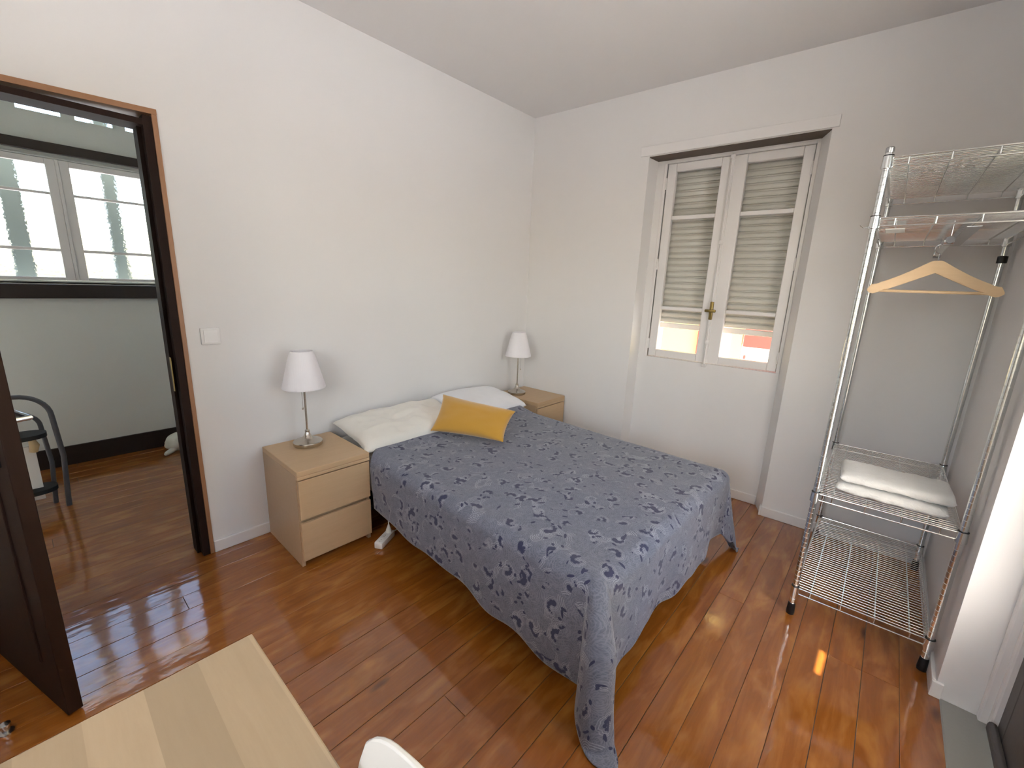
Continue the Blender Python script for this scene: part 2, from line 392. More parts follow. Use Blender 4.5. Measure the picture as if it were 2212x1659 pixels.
# right wall with balcony door opening
BX0, BX1, BT = -2.22, -1.0, 2.34
w = MB(); w.box(BX1, .6, YR - .34, YR, -.03, HC); w.box(X0 - .2, BX0, YR - .34, YR, -.03, HC); w.box(BX0, BX1, YR - .34, YR, BT, HC)
struct(w.build('wall_right', M['wall_paint']), 'white wall beside the shelving unit with balcony doorway', 'wall')
FY0, FY1, FZ0, FZ1 = -2.88, -1.50, 1.15, 2.62
w = MB(); w.box(X0 - .25, X0, -3.4, FY0, 0, HC); w.box(X0 - .25, X0, FY1, 0, 0, HC); w.box(X0 - .25, X0, FY0, FY1, 0, FZ0); w.box(X0 - .25, X0, FY0, FY1, FZ1, HC)
struct(w.build('wall_front', M['wall_paint']), 'white wall behind the desk with an added window opening', 'wall')
w4 = empty('added_rear_window'); struct(w4, 'unseen window added behind the desk for more daylight', 'window')  # unseen window, added to throw daylight onto the window wall
q = MB()
for a in (FY0, (FY0 + FY1) / 2 - .03, FY1 - .06): q.box(X0 - .16, X0 - .11, a, a + .06, FZ0, FZ1)
q.box(X0 - .16, X0 - .11, FY0, FY1, FZ0, FZ0 + .06); q.box(X0 - .16, X0 - .11, FY0, FY1, FZ1 - .06, FZ1)
q = q.build('sash', M['white_gloss'], w4)
for a, b_ in ((FY0 + .06, -2.22), (-2.16, FY1 - .06)): MB().box(X0 - .137, X0 - .133, a, b_, FZ0 + .06, FZ1 - .06).build('pane', M['clear_glass'], q)
struct(MB().box(X0 - 2.1, X0 - .25, -3.6, .1, 2.75, 2.85).build('sunblocker', M['facade_white']), 'added unseen eaves above the window behind the desk', 'sunblocker')  # unseen overhang, added to keep direct sun out of the rear window
# baseboards
BH, BTk = .068, .015
b = MB().box(DR + .012, -.0, -BTk, 0, 0, BH, .004).build('baseboard_left', M['white_gloss'], None, 30); struct(b, 'low white skirting board under the headboard wall', 'skirting')
b = MB(); b.box(-BTk, 0, -1.06, -.02, 0, BH, .004); b.box(RD - BTk, RD, -2.09, -1.075, 0, BH, .004); b.box(-BTk, 0, -3.0, -2.148, 0, BH, .004); b.box(-BTk, RD - .02, -2.148, -2.135, 0, BH, .003)
o = wwall(b, 'baseboard_back', M['white_gloss'], None, 30); struct(o, 'low white skirting board under the window wall', 'skirting')
b = MB(); b.box(BX1, .1, YR, YR + BTk, 0, BH, .004); b.box(BX1 - .012, BX1, YR - .02, YR + BTk, 0, BH, .003)
struct(b.build('baseboard_right', M['white_gloss'], None, 30), 'low white skirting board behind the shelving unit', 'skirting')

# architrave over the window and its dark soffit
o = wwall(MB().box(-.014, 0, -2.181, -.998, RT + .004, RT + .068, .003), 'trim_1', M['white_gloss'], None, 30); struct(o, 'flat white lintel board above the window recess', 'trim')
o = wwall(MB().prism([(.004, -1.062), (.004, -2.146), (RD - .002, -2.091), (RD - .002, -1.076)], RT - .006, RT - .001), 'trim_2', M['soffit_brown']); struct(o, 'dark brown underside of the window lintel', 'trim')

# ---------------- window 1 (local frame of the wall)
win = empty('window_1', (0, 0, 0), RW); struct(win, 'white double casement window with brass handle and lowered grey shutter', 'window')
GZ = [(1.048, 1.365), (1.392, 2.033), (2.062, 2.370)]
f0, f1 = RD + .006, RD + .046
fr = MB(); fr.box(RD - .006, RD + .06, -1.150, -1.128, .985, 2.432, .004); fr.box(RD - .006, RD + .06, -2.092, -2.070, .985, 2.432, .004); fr.box(RD - .003, RD + .06, -2.07, -1.15, 2.428, 2.446, .003); fr.box(RD + .02, RD + .08, -2.07, -1.15, .97, .988)
fr.build('window_frame', M['white_gloss'], win, 30)
for (ta, tb, ga, gb) in ((-1.154, -1.592, -1.216, -1.528), (-1.606, -2.066, -1.690, -2.008)):
    s = MB()
    s.box(f0, f1, ta, ga, .992, 2.426, .005); s.box(f0, f1, gb, tb, .992, 2.426, .005)
    s.box(f0, f1, ga, gb, .992, GZ[0][0], .005); s.box(f0, f1, ga, gb, GZ[2][1], 2.426, .005)
    for (a, b_) in ((GZ[0][1], GZ[1][0]), (GZ[1][1], GZ[2][0])): s.box(f0 + .004, f1 - .004, ga, gb, a, b_, .004)
    so = s.build('sash', M['white_gloss'], win, 30)
    for za, zb in GZ: MB().box(f0 + .018, f0 + .022, ga + .002, gb - .002, za - .002, zb + .002).build('pane', M['clear_glass'], so)
    th = ta if ta > -1.3 else tb
    for z in (1.09, 1.71, 2.29): MB().tube([(f0 - .006, th, z - .04), (f0 - .006, th, z + .04)], .006, 8).build('hinge', M['white_gloss'], so, 40)
MB().box(f0 - .014, f0 + .002, -1.612, -1.586, .992, 2.426, .004).build('cover_strip', M['white_gloss'], win, 30)
rod = MB().tube([(f0 - .022, -1.601, .965), (f0 - .022, -1.601, 2.44)], .0065, 10).build('bolt_rod', M['white_gloss'], win, 40)
for z in (.975, 1.15, 1.86, 2.415): MB().box(f0 - .030, f0 - .012, -1.616, -1.586, z - .014, z + .014, .004).build('rod_guide', M['white_gloss'], rod, 30)
hd = MB(); hd.box(f0 - .036, f0 - .014, -1.613, -1.589, 1.315, 1.446, .005); hd.box(f0 - .052, f0 - .036, -1.636, -1.560, 1.370, 1.390, .005); hd.tube([(f0 - .04, -1.601, 1.38), (f0 - .02, -1.601, 1.38)], .012, 10)
tag(hd.build('handle', M['brass_old'], win, 35), 'dull brass cross-shaped handle')
shut = MB(); shut.box(.245, .30, -1.150, -1.165, .98, 2.43); shut.box(.245, .30, -2.055, -2.07, .98, 2.43)
shut = shut.build('roller_shutter', M['shutter_grey'], win)
pit_ = .0455; zb = 1.235; nsl = int((2.43 - zb) / pit_) + 1
sl = MB()
prof = [(.008, .003), (-.004, .006), (-.0085, .014), (-.0095, .022), (-.0085, .030), (-.004, .0375), (.008, .0405), (.012, .0405), (.012, .003)]
vs = [(.272 + a, -2.058, c) for a, c in prof] + [(.272 + a, -1.162, c) for a, c in prof]; n = len(prof)
sl.add(vs, [tuple(range(n)), tuple(range(2 * n - 1, n - 1, -1))] + [(i, i + n, (i + 1) % n + n, (i + 1) % n) for i in range(n)])
# narrow link between neighbouring slats closes the gap
sl.box(.281, .284, -2.058, -1.162, .030, .0555)
slm = sl.mesh('slat'); slm.materials.append(M['shutter_grey'])
for p in slm.polygons: p.use_smooth = False
for i in range(nsl):
    o = bpy.data.objects.new('slat', slm); COL.objects.link(o); o.parent = shut; o.location = (0, 0, zb + .022 + i * pit_)
MB().box(.262, .282, -2.058, -1.162, zb - .018, zb + .022, .004).build('bottom_bar', M['facade_white'], shut, 30)
# outer jamb lining
# ---------------- balcony door (right wall)
th_ = MB().box(BX0, BX1, YR - .34, YR - .016, -.03, .002, .006).build('threshold', M['stone_grey'], None, 30); struct(th_, 'worn grey stone threshold of the balcony doorway', 'threshold')
bd = empty('door_2', (0, 0, 0)); struct(bd, 'glazed balcony door with leaves coloured dark for backlit shade', 'door')
jf = MB()
for xa, s_ in ((BX1, -1), (BX0, 1)):
    jf.box(xa, xa + s_ * .030, YR - .16, YR - .118, 0, BT, .006); jf.box(xa, xa + s_ * .052, YR - .19, YR - .142, 0, BT, .008); jf.box(xa, xa + s_ * .075, YR - .22, YR - .165, 0, BT, .006)
jf.box(BX0, BX1, YR - .22, YR - .12, BT - .06, BT)
jf.build('door_frame', M['white_gloss'], bd, 30)
for xa, xb in ((-1.078, -1.608), (-1.612, -2.142)):
    lf = MB(); lo, hi = min(xa, xb), max(xa, xb)
    for (a, b_) in ((lo, lo + .075), (hi - .075, hi)): lf.box(a, b_, YR - .20, YR - .155, .02, BT - .065, .005)
    lf.box(lo + .075, hi - .075, YR - .20, YR - .155, .02, .42, .005); lf.box(lo + .075, hi - .075, YR - .20, YR - .155, BT - .14, BT - .065, .005)
    lf.box(lo, hi, YR - .155, YR - .128, .02, .062, .012)
    lo_ = lf.build('leaf', M['backlit_grey'], bd, 30)
    MB().box(lo + .073, hi - .073, YR - .18, YR - .176, .418, BT - .138).build('pane', M['clear_glass'], lo_)

# ---------------- room door and its frame
tl = .012
tr = MB()
tr.box(DR - .008, DR + .012, -tl, WT + .01, 0, DT - .010, .003)
tr.box(DL - .012, DL + .034, -tl, WT + .01, 0, DT - .037, .003)
o = tr.build('trim_3', M['door_trim'], None, 30)
hd_ = MB()
hx0, hx1 = DL - .012, DR + .012; drop = .026
hd_.add([(x, yy, z) for yy in (-tl, WT + .01) for (x, z) in ((hx0, DT - .010 - drop), (hx1, DT - .010), (hx1, DT + .012), (hx0, DT + .012 - drop))],
        [(0, 1, 2, 3), (7, 6, 5, 4), (0, 4, 5, 1), (1, 5, 6, 2), (2, 6, 7, 3), (3, 7, 4, 0)])
hd_.build('head_casing', M['door_trim'], o)
struct(o, 'narrow orange-brown casing around the bedroom doorway', 'door frame')
jl = MB(); jl.box(DR - .040, DR - .008, -.006, WT + .008, 0, DT - .02); jl.box(DR - .056, DR - .040, .045, WT + .008, 0, DT - .04)
jl.box(DL + .030, DL + .040, -.002, WT + .008, 0, DT - .04); jl.box(DL + .03, DR - .008, -.004, WT + .008, DT - .060, DT - .036)
jl.build('jamb_lining', M['door_dark'], o)
MB().box(DR - .060, DR - .056, .012, .034, .93, 1.10, .001).build('strike_plate', M['brass_old'], o)
# leaf: hinged at the left jamb, swung into the room
d1 = empty('door_1', (-3.437, .03, 0)); struct(d1, 'dark brown wooden door leaf swung open into the bedroom', 'door')
dv = Vector((-3.219 + 3.437, -.707 - .03, 0)); d1.rotation_euler.z = math.atan2(dv.y, dv.x); LW = dv.length
lf = MB(); lf.box(0, LW, -.040, 0, .008, 2.13, .003)
lf = lf.build('leaf', M['door_dark'], d1, 30)
for za, zb_ in ((.18, .92), (1.08, 1.98)): MB().box(.11, LW - .11, -.046, .006, za, zb_, .005).build('panel', M['door_dark'], lf, 30)
for s_ in (-1, 1):
    hm = MB(); hm.box(LW - .085, LW - .045, -.04 - .004 if s_ < 0 else 0, -.04 if s_ < 0 else .004, .92, 1.14, .001)
    yy = -.085 if s_ < 0 else .045; hm.tube([(LW - .065, -.04 if s_ < 0 else 0, 1.05), (LW - .065, yy, 1.05), (LW - .18, yy, 1.05)], .008, 8)
    hm.build('handle', M['rubber_dark'] if s_ < 0 else M['steel'], d1, 40)

# ---------------- hall beyond the doorway
YH = 2.05
HX0, HX1, WZ0, WZ1 = -3.62, -2.31, 1.40, 2.265
w = MB(); w.box(-5.0, HX0, YH, YH + .2, 0, 2.78); w.box(HX1, -2.12, YH, YH + .2, 0, 2.78); w.box(-1.38, -1.2, YH, YH + .2, 0, 2.78); w.box(-2.12, -1.38, YH, YH + .2, 0, 1.5); w.box(-2.12, -1.38, YH, YH + .2, 2.27, 2.78); w.box(HX0, HX1, YH, YH + .2, 0, WZ0); w.box(HX0, HX1, YH, YH + .2, WZ1, 2.525)
w.box(HX0, HX1, YH, YH + .2, 2.66, 2.78)
struct(w.build('wall_hall_far', M['hall_paint']), 'pale grey-green wall of the hall below its windows', 'wall')
struct(MB().box(-1.3, -1.2, WT, YH, 0, 2.78).build('wall_hall_right', M['hall_paint']), 'pale side wall of the hall', 'wall')
struct(MB().box(-5.0, -4.9, WT, YH, 0, 2.78).build('wall_hall_left', M['hall_paint']), 'pale end wall of the hall', 'wall')
struct(MB().box(-5.0, -1.2, WT, YH + .2, 2.70, 2.80).build('ceiling_hall', M['hall_paint']), 'pale ceiling of the hall', 'ceiling')
struct(MB().box(-4.9, -1.3, YH - .02, YH, 0, .152, .004).build('baseboard_hall', M['hall_dark_wood'], None, 30), 'tall dark brown skirting board in the hall', 'skirting')
struct(MB().box(-4.9, -2.14, YH - .045, YH, 1.285, 1.385, .006).build('trim_4', M['hall_dark_wood'], None, 30), 'dark wooden rail under the hall window', 'trim')
struct(MB().box(-4.9, -2.14, YH - .035, YH, 2.285, 2.352, .006).build('trim_5', M['hall_dark_wood'], None, 30), 'dark wooden beam over the hall window', 'trim')
w2 = empty('window_2', (0, 0, 0)); struct(w2, 'hall window of pebbled glass in white glazing bars', 'window')
ff = MB(); ff.box(HX0, HX1, YH + .0, YH + .05, WZ0 - .012, WZ0 + .012, .003); ff.box(HX0, HX1, YH, YH + .05, WZ1 - .012, WZ1 + .006, .003); ff.box(HX1 - .014, HX1 + .006, YH, YH + .06, WZ0, WZ1, .003); ff.box(HX0 - .006, HX0 + .014, YH, YH + .06, WZ0, WZ1, .003)
ff.build('window_frame', M['hall_paint'], w2, 30)
zs = [(1.436, 1.620), (1.640, 2.010), (2.028, 2.210)]
for (a, b_, ga, gb) in ((-3.60, -2.846, -3.50, -2.898), (-2.828, -2.326, -2.776, -2.376)):
    s = MB(); ya, yb = YH + .008, YH + .038
    s.box(a, ga, ya, yb, WZ0 + .014, WZ1 - .014, .004); s.box(gb, b_, ya, yb, WZ0 + .014, WZ1 - .014, .004); s.box(ga, gb, ya, yb, WZ0 + .014, zs[0][0], .004); s.box(ga, gb, ya, yb, zs[2][1], WZ1 - .014, .004)
    for q in (0, 1): s.box(ga, gb, ya + .003, yb - .003, zs[q][1], zs[q + 1][0], .003)
    so = s.build('sash', M['white_gloss'], w2, 30)
    for za, zb_ in zs: MB().box(ga + .001, gb - .001, ya + .014, ya + .020, za - .001, zb_ + .001).build('pane', M['textured_glass'], so)
MB().box(-2.846, -2.828, YH - .004, YH + .036, WZ0 + .014, WZ1 - .014, .004).build('mullion', M['white_gloss'], w2, 30)
w5 = empty('added_hall_window'); struct(w5, 'unseen window added at the hall end for more daylight', 'window')  # out of view, added to brighten the hall
q = MB(); q.box(-2.12, -2.06, YH + .06, YH + .11, 1.5, 2.27); q.box(-1.44, -1.38, YH + .06, YH + .11, 1.5, 2.27); q.box(-2.06, -1.44, YH + .06, YH + .11, 1.5, 1.56); q.box(-2.06, -1.44, YH + .06, YH + .11, 2.21, 2.27)
q = q.build('sash', M['white_gloss'], w5); MB().box(-2.061, -1.439, YH + .083, YH + .087, 1.559, 2.211).build('pane', M['clear_glass'], q)
w3 = empty('window_3', (0, 0, 0)); struct(w3, 'narrow strip of high hall windows under the ceiling', 'window')
s = MB(); s.box(HX0, HX1, YH + .02, YH + .06, 2.525, 2.545); s.box(HX0, HX1, YH + .02, YH + .06, 2.65, 2.66)
for xx in (-3.62, -3.30, -3.02, -2.735, -2.46, -2.33): s.box(xx - .035, xx + .035, YH + .02, YH + .06, 2.545, 2.65)
so = s.build('window_frame', M['hall_paint'], w3)
xs = (-3.62, -3.30, -3.02, -2.735, -2.46, -2.33)
for xa, xb in zip(xs[:-1], xs[1:]): MB().box(xa + .034, xb - .034, YH + .036, YH + .042, 2.544, 2.651).build('pane', M['textured_glass'], so)

# ---------------- outdoors
struct(MB().box(-30, 40, -40, 30, -3.3, -3.2).build('ground', M['street_pale']), 'pale street outside the windows', 'ground')
bal = MB().box(-4.2, .6, -4.9, YR - .34, -.25, -.04).build('terrace', M['street_pale']); struct(bal, 'pale balcony floor outside the glazed door', 'balcony')
slab = MB().box(-2.40, .8, -4.45, YR - .34, 2.62, 2.76).build('sun_block_slab', M['facade_white']); struct(slab, 'unseen roof slab added above the balcony to block sun', 'roof')  # unseen slab, added to stop direct sun entering the balcony door
struct(MB().box(X0 - .25, .55, YR - .34, 2.25, HC + .1, 10.5).build('shade_block', M['facade_white']), 'unseen block above the bedroom, added to shade the house across', 'building')  # unseen mass, added so its shadow covers the house across
# unseen side screen added to block the sun, with one slanted gap that lets a sliver of sun through to the floor
SX = -2.36
def back_(px, py): 
    k_ = (px - SX); return (py - .70 * k_, 1.30 * k_)
gA, gB = back_(-1.205, -2.628), back_(-1.035, -2.634)
sy0, sy1 = min(gA[0], gB[0]) - .012, max(gA[0], gB[0]) + .012; sz0, sz1 = gA[1], gB[1]
sc_ = MB(); sc_.box(SX - .02, SX, YR - .34, sy1, -.05, 2.62); sc_.box(SX - .02, SX, sy0, -4.40, -.05, 2.62); sc_.box(SX - .02, SX, sy0, sy1, -.05, sz0); sc_.box(SX - .02, SX, sy0, sy1, sz1, 2.62)
for half in (-1, 1):
    wv_ = .008
    c0, c1 = gA[0] + half * wv_, gB[0] + half * wv_; ed = sy1 if half > 0 else sy0
    sc_.add([(xx, yy, zz) for xx in (SX - .02, SX) for (yy, zz) in ((c0, sz0), (ed, sz0), (ed, sz1), (c1, sz1))], [(0, 1, 2, 3), (7, 6, 5, 4), (0, 4, 5, 1), (1, 5, 6, 2), (2, 6, 7, 3), (3, 7, 4, 0)])
struct(sc_.build('sun_block_screen', M['sun_screen_cloth']), 'unseen side screen added to block sun from the balcony', 'screen')
bld = empty('house_across', (3.2, -.30, -3.2))
FS = 6.37 / 7.17
def fy(y): return -2.603 + (y + 2.603) * FS + .30
def fz(z): return (1.516 + (z - 3.2 - 1.516) * FS) + 3.2
MB().box(0, 6, -14, 12, 0, 10).build('facade', M['facade_yellow'], bld)
MB().box(-.05, 0, -14, fy(-.32), 0, fz(3.945)).build('white_wall', M['facade_white'], bld)
MB().box(-.05, 0, fy(-.998), fy(-.32), fz(3.945), 5.6).build('white_band', M['facade_white'], bld)
MB().box(-.09, -.045, fy(-.973), fy(-.826), 3.2, 5.6).build('yellow_strip', M['facade_yellow'], bld)
MB().box(-.10, -.045, -3.4, fy(-1.0), fz(3.942), 5.6).build('red_panel', M['facade_red'], bld)
MB().box(-.10, -.045, fy(-1.045), fy(-1.025), fz(3.76), fz(3.81)).build('vent', M['facade_red'], bld)
MB().box(-.055, .0, fy(-.345), fy(-.315), 0, 5.6).build('corner_strip', M['facade_red'], bld)
tag(bld, 'yellow house with red panel seen under the shutter', 'building')
for xx, wd_, lb in ((-3.085, .11, 'dark grey post outside the wider sash of the hall window'), (-2.525, .09, 'dark grey post outside the narrower sash of the hall window')):
    p = MB(); p.box(xx - wd_ / 2, xx + wd_ / 2, YH + .34, YH + .46, -3.2, 2.9, .01); p.box(xx - wd_ / 2 - .02, xx + wd_ / 2 + .02, YH + .32, YH + .48, -3.2, -3.0)
    tag(p.build('veranda_post', M['post_dark']), lb, 'post', 'veranda posts')

# ------------------------------------------------------------------ bedside tables
def nightstand(loc, rz, label):
    r = empty('nightstand', loc, rz); tag(r, label, 'nightstand')
    W_, D, H = .40, .48, .55
    bd_ = D - .02
    c = MB(); c.box(0, .018, -bd_, 0, 0, H - .028, .0015); c.box(W_ - .018, W_, -bd_, 0, 0, H - .028, .0015); c.box(.018, W_ - .018, -.006, 0, .03, H - .03); c.box(.018, W_ - .018, -bd_ + .04, -.006, H - .09, H - .03)
    c.build('carcass', M['oak_side'], r, 30)
    tp = MB(); tp.box(0, W_, -D, 0, H - .028, H, .003); tp.box(0, W_, -D, -D + .03, H - .047, H - .0285, .002); tp.build('top', M['oak_x'], r, 30)
    MB().box(.018, W_ - .018, -bd_ + .03, -bd_ + .046, 0.004, .055).build('plinth', M['oak_x'], r)
    MB().box(.018, W_ - .018, -D + .036, -D + .048, .05, H - .03).build('rail_panel', M['oak_x'], r)
    for z0, z1 in ((.040, .258), (.279, .497)):
        d = MB().box(.003, W_ - .003, -D, -D + .018, z0, z1, .0015).build('drawer', M['oak_x'], r, 30)
        MB().box(.02, W_ - .02, -D + .03, -.02, z0 + .01, z1 - .05).build('drawer_box', M['oak_side'], d)
    return r
nightstand((-2.356, -.016, 0), -.0138, 'oak two-drawer nightstand between doorway and bed')
nightstand((-.404, -.018, 0), 0., 'oak two-drawer nightstand in the corner beside the window wall')

# ------------------------------------------------------------------ lamps
def lamp(x, y, zb, ang, label, cordpts):
    r = empty('table_lamp', (x, y, zb), 0); tag(r, label, 'lamp')
    b = MB().lathe([(.0, 0.001), (.078, .001), (.080, .004), (.080, .021), (.077, .025), (.060, .030), (.036, .040), (.021, .055), (.014, .070), (.012, .078)], seg=40)
    b.build('base', M['nickel'], r, 35)
    s = MB().lathe([(.012, .078), (.0135, .083), (.012, .090), (.0062, .094), (.0062, .345), (.012, .347), (.014, .352), (.014, .40), (.0, .40)], seg=16); s.build('stem', M['nickel'], r, 35)
    pl_ = lambda a: .0032 * math.sin(a * 60)
    sh = MB().lathe([(.1135, .345), (.1145, .349), (.1130, .356), (.0915, .440), (.0700, .525), (.0590, .553), (.0575, .556), (.0555, .552), (.0675, .52), (.0895, .438), (.1105, .356), (.1110, .349)], seg=240, wob=pl_)
    # open ring: drop the two end caps
    sh.f = sh.f[:-2]; n = 240; m_ = 12
    sh.f += [((m_ - 1) * n + k, (m_ - 1) * n + (k + 1) % n, (k + 1) % n, k) for k in range(n)]
    so = sh.build('shade', M['lamp_fabric'], r, 60)
    sp = MB()
    for q in range(3):
        a = q * 2 * math.pi / 3; sp.tube([(.0, 0, .40), (.0595 * math.cos(a), .0595 * math.sin(a), .548)], .0015, 6)
    sp.build('shade_holder', M['nickel'], so)
    cx, cy = .026 * math.cos(ang), .026 * math.sin(ang)
    ch = MB().tube([(cx, cy, .372), (cx, cy, .232)], .0011, 6).build('pull_chain', M['steel'], r)
    MB().lathe([(.0, .220), (.004, .222), (.0058, .2275), (.004, .233), (0, .235)], cx, cy, 10).build('bead', M['nickel'], ch, 60)
    cd = MB().tube(cordpts, .0026, 8).build('cord', M['plastic_white'], r, 40)
    return r
lamp(-2.152, -.150, .55, math.radians(215), 'white pleated table lamp on the nightstand by the doorway', [(-.03, .07, .006), (-.01, .105, .004), (.02, .125, .004), (.05, .13, .004)])
lamp(-.286, -.163, .55, math.radians(-70), 'white pleated table lamp on the corner nightstand', [(-.075, .012, .007), (-.10, .02, .005), (-.13, .006, .0035), (-.16, -.012, .0035)])

# ------------------------------------------------------------------ bed
BR = math.radians(-1.6)
BW, BL = 1.395, 1.985
bed = empty('double_bed', (-1.936, -.035, 0), BR); tag(bed, 'low double bed with pale mattress under the blue bedspread', 'bed')
bz = .525
fm = MB(); fm.box(.02, BW - .02, -BL + .02, -.01, .17, .27, .01); fm.build('base', M['black_plastic'], bed, 30)
MB().box(.0, BW, -BL, 0, .27, bz - .008, .05).build('mattress', M['mattress_cloth'], bed, 40)
for (x, y) in ((.14, -.14), (BW - .14, -.14), (.14, -BL + .2), (BW - .14, -BL + .2)): MB().lathe([(.022, 0), (.022, .01), (.028, .17)], x, y, 14).build('leg', M['black_plastic'], bed, 40)

def lerp(a, b, t): return a + (b - a) * t
def interp(t, pts):
    if t <= pts[0][0]: return pts[0][1]
    for (a, va), (b, vb) in zip(pts[:-1], pts[1:]):
        if t <= b:
            k = (t - a) / (b - a); k = k * k * (3 - 2 * k); return va + (vb - va) * k
    return pts[-1][1]
RR = .062
IN = RR * .75                                   # flat part starts this far inside the mattress edge
def spread_pt(U, V):
    """U across from left edge, V from the head; flat inside, rounded over the edges, hanging outside"""
    fu0, fu1, fv1 = IN, BW - IN, BL - IN
    a = max(0, fu0 - U); ar = max(0, U - fu1); b = max(0, V - fv1)
    side = -1 if a > 0 else 1; e = a if a > 0 else ar
    bx = min(max(U, fu0), fu1); by = min(V, fv1)
    rho = math.hypot(e, b); z = bz
    nz = noise.noise(Vector((U * 2.2, V * 2.2, 1.3)))
    if rho < 1e-9:
        z += .007 * nz + .004 * noise.noise(Vector((U * 7, V * 7, 4)))
        z += .045 * math.exp(-((V - .30) / .16) ** 2)
        return Vector((bx, -by, z))
    phi = math.atan2(b, e); cor = math.sin(2 * phi)
    tail = max(0., cor) ** 2
    qd = (phi - math.pi / 4) / (math.pi / 4); th = math.pi / 4 * (1 + math.copysign(abs(qd) ** .62, qd))
    dx, dy = side * math.cos(th), math.sin(th); rho *= 1 + (.035 if side < 0 else -.04) * tail
    flare = .035 + (.165 if side < 0 else .20) * tail
    s = U if b > e else V
    if rho < RR * math.pi / 2:
        t = rho / RR; out, dn = RR * math.sin(t), RR * (1 - math.cos(t))
    else:
        q = rho - RR * math.pi / 2; out, dn = RR + q * math.sin(flare), RR + q * math.cos(flare)
    hang = max(0, dn - .05)
    if side < 0: out += .072 * tail * min(1, rho / .25)
    rip = ((.030 if b > e else .012) * math.sin(s * 8.5 + .6) + (.016 if b > e else .008) * math.sin(s * 17 + 2)) * (1 - tail) + .02 * noise.noise(Vector((s * 3, dn * 4, 7)))
    out += rip * hang * 1.8
    z = bz - dn + .006 * nz
    if b <= 0: z += .045 * math.exp(-((V - .30) / .16) ** 2) * max(0, 1 - dn / .2)
    if z < .006:
        out += (.006 - z) * .45; z = .006 + .003 * (1 + nz)
    return Vector((bx + dx * out, -by - dy * out, z))
NU, NV = 200, 200
def spread(i, j):
    s = j
    dl = interp(s, [(0, .30), (.25, .335), (.55, .385), (.78, .425), (1, .375)]) + .006 * math.sin(s * 40)
    dr = interp(s, [(0, .34), (.7, .36), (.9, .40), (1, .42)])
    U = lerp(-dl, BW + dr, i)
    v0 = interp(U, [(-.3, .505), (-.03, .47), (.10, .41), (.5, .43), (.9, .40), (1.2, .32), (1.33, .29), (1.5, .40)])
    df = interp(U, [(-.4, .40), (0, .385), (.3, .39), (.7, .385), (1.1, .36), (1.4, .38), (1.8, .40)]) + .012 * math.sin(U * 14) + .008 * math.sin(U * 31)
    V = lerp(v0, BL + df, j)
    return U, V
mb = MB(); mb.grid(lambda i, j: spread_pt(*spread(i, j)), NU, NV)
sp = mb.build('bedspread', M['paisley_cloth'], None, 0)
sp.location = bed.location; sp.rotation_euler.z = BR
uvl = sp.data.uv_layers.new(name='UVMap')
uvs = [spread(i / NU, j / NV) for j in range(NV + 1) for i in range(NU + 1)]
for lp in sp.data.loops: uvl.data[lp.index].uv = uvs[lp.vertex_index]
for p in sp.data.polygons: p.use_smooth = True
so = sp.modifiers.new('thickness', 'SOLIDIFY'); so.thickness = .004; so.offset = 1
tag(sp, 'grey-blue paisley bedspread with navy teardrops draped over the bed', 'bedspread')

def pillow(name, w, d, h, mat, loc, rot, label, cat, puff=.5, wr=.012, pinch=.10, seed=0, nseg=48, group=None):
    mb = MB()
    def f(top):
        def g(i, j):
            x = i * 2 - 1; y = j * 2 - 1
            e = (max(0, 1 - abs(x) ** 3.2) * max(0, 1 - abs(y) ** 3.2)) ** puff
            px = x * (1 - pinch * (1 - abs(x) ** 2) * 0 - pinch * .5 * (1 - y * y) * abs(x) ** 4); py = y * (1 - pinch * .5 * (1 - x * x) * abs(y) ** 4)
            z = h / 2 * e * (1 if top else -.75)
            nn = noise.noise(Vector((x * 2.4 + seed, y * 2.0, seed * 3.1))) + .5 * noise.noise(Vector((x * 6 + seed, y * 5, 2)))
            z += wr * nn * (e if e < 1 else 1)
            return (px * w / 2, py * d / 2, z)
        return g
    mb.grid(f(True), nseg, nseg); n = len(mb.v); mb.grid(f(False), nseg, nseg)
    k = (nseg + 1) ** 2
    mb.f = [ff_ if max(ff_) < k else tuple(reversed(ff_)) for ff_ in mb.f]
    bm = bmesh.new(); me = mb.mesh(name); bm.from_mesh(me); bmesh.ops.remove_doubles(bm, verts=bm.verts, dist=.0004); bm.to_mesh(me); bm.free()
    o = bpy.data.objects.new(name, me); COL.objects.link(o); me.materials.append(mat)
    o.location = loc; o.rotation_euler = rot; sm(o, 80); tag(o, label, cat, group); return o
pillow('pillow', .79, .45, .140, M['pillow_cream'], (-1.558, -.266, .580), (math.radians(9), math.radians(-1.5), BR - .02), 'cream pillow lying at the bed head beside the mustard cushion', 'pillow', .42, .021, .1, 2)
pillow('pillow', .66, .44, .15, M['sheet_white'], (-.835, -.245, .588), (math.radians(8), math.radians(2), BR + .02), 'smooth white pillow tucked under bedspread next to corner nightstand', 'pillow', .40, .010, .1, 5)
# cushion from its four corners
CBL, CBR, CTL, CTR = Vector((-1.524, -.497, .575)), Vector((-1.319, -.946, .570)), Vector((-1.335, -.395, .766)), Vector((-1.135, -.880, .716))
cn = ((CBR - CBL).cross(CTL - CBL)).normalized()
if cn.dot(CAM - CBL) < 0: cn = -cn
mb = MB(); ns = 44
def cush(top):
    def g(i, j):
        x, y = i * 2 - 1, j * 2 - 1
        e = (max(0, 1 - abs(x) ** 2.8) * max(0, 1 - abs(y) ** 2.8)) ** .5
        ii = .5 + (i - .5) * (1 - .07 * (1 - y * y)); jj = .5 + (j - .5) * (1 - .09 * (1 - x * x))
        p = CBL * (1 - ii) * (1 - jj) + CBR * ii * (1 - jj) + CTL * (1 - ii) * jj + CTR * ii * jj
        h = (.062 if top else -.045) * e + .004 * noise.noise(Vector((x * 3, y * 3, 5))) * e
        return p + cn * h
    return g
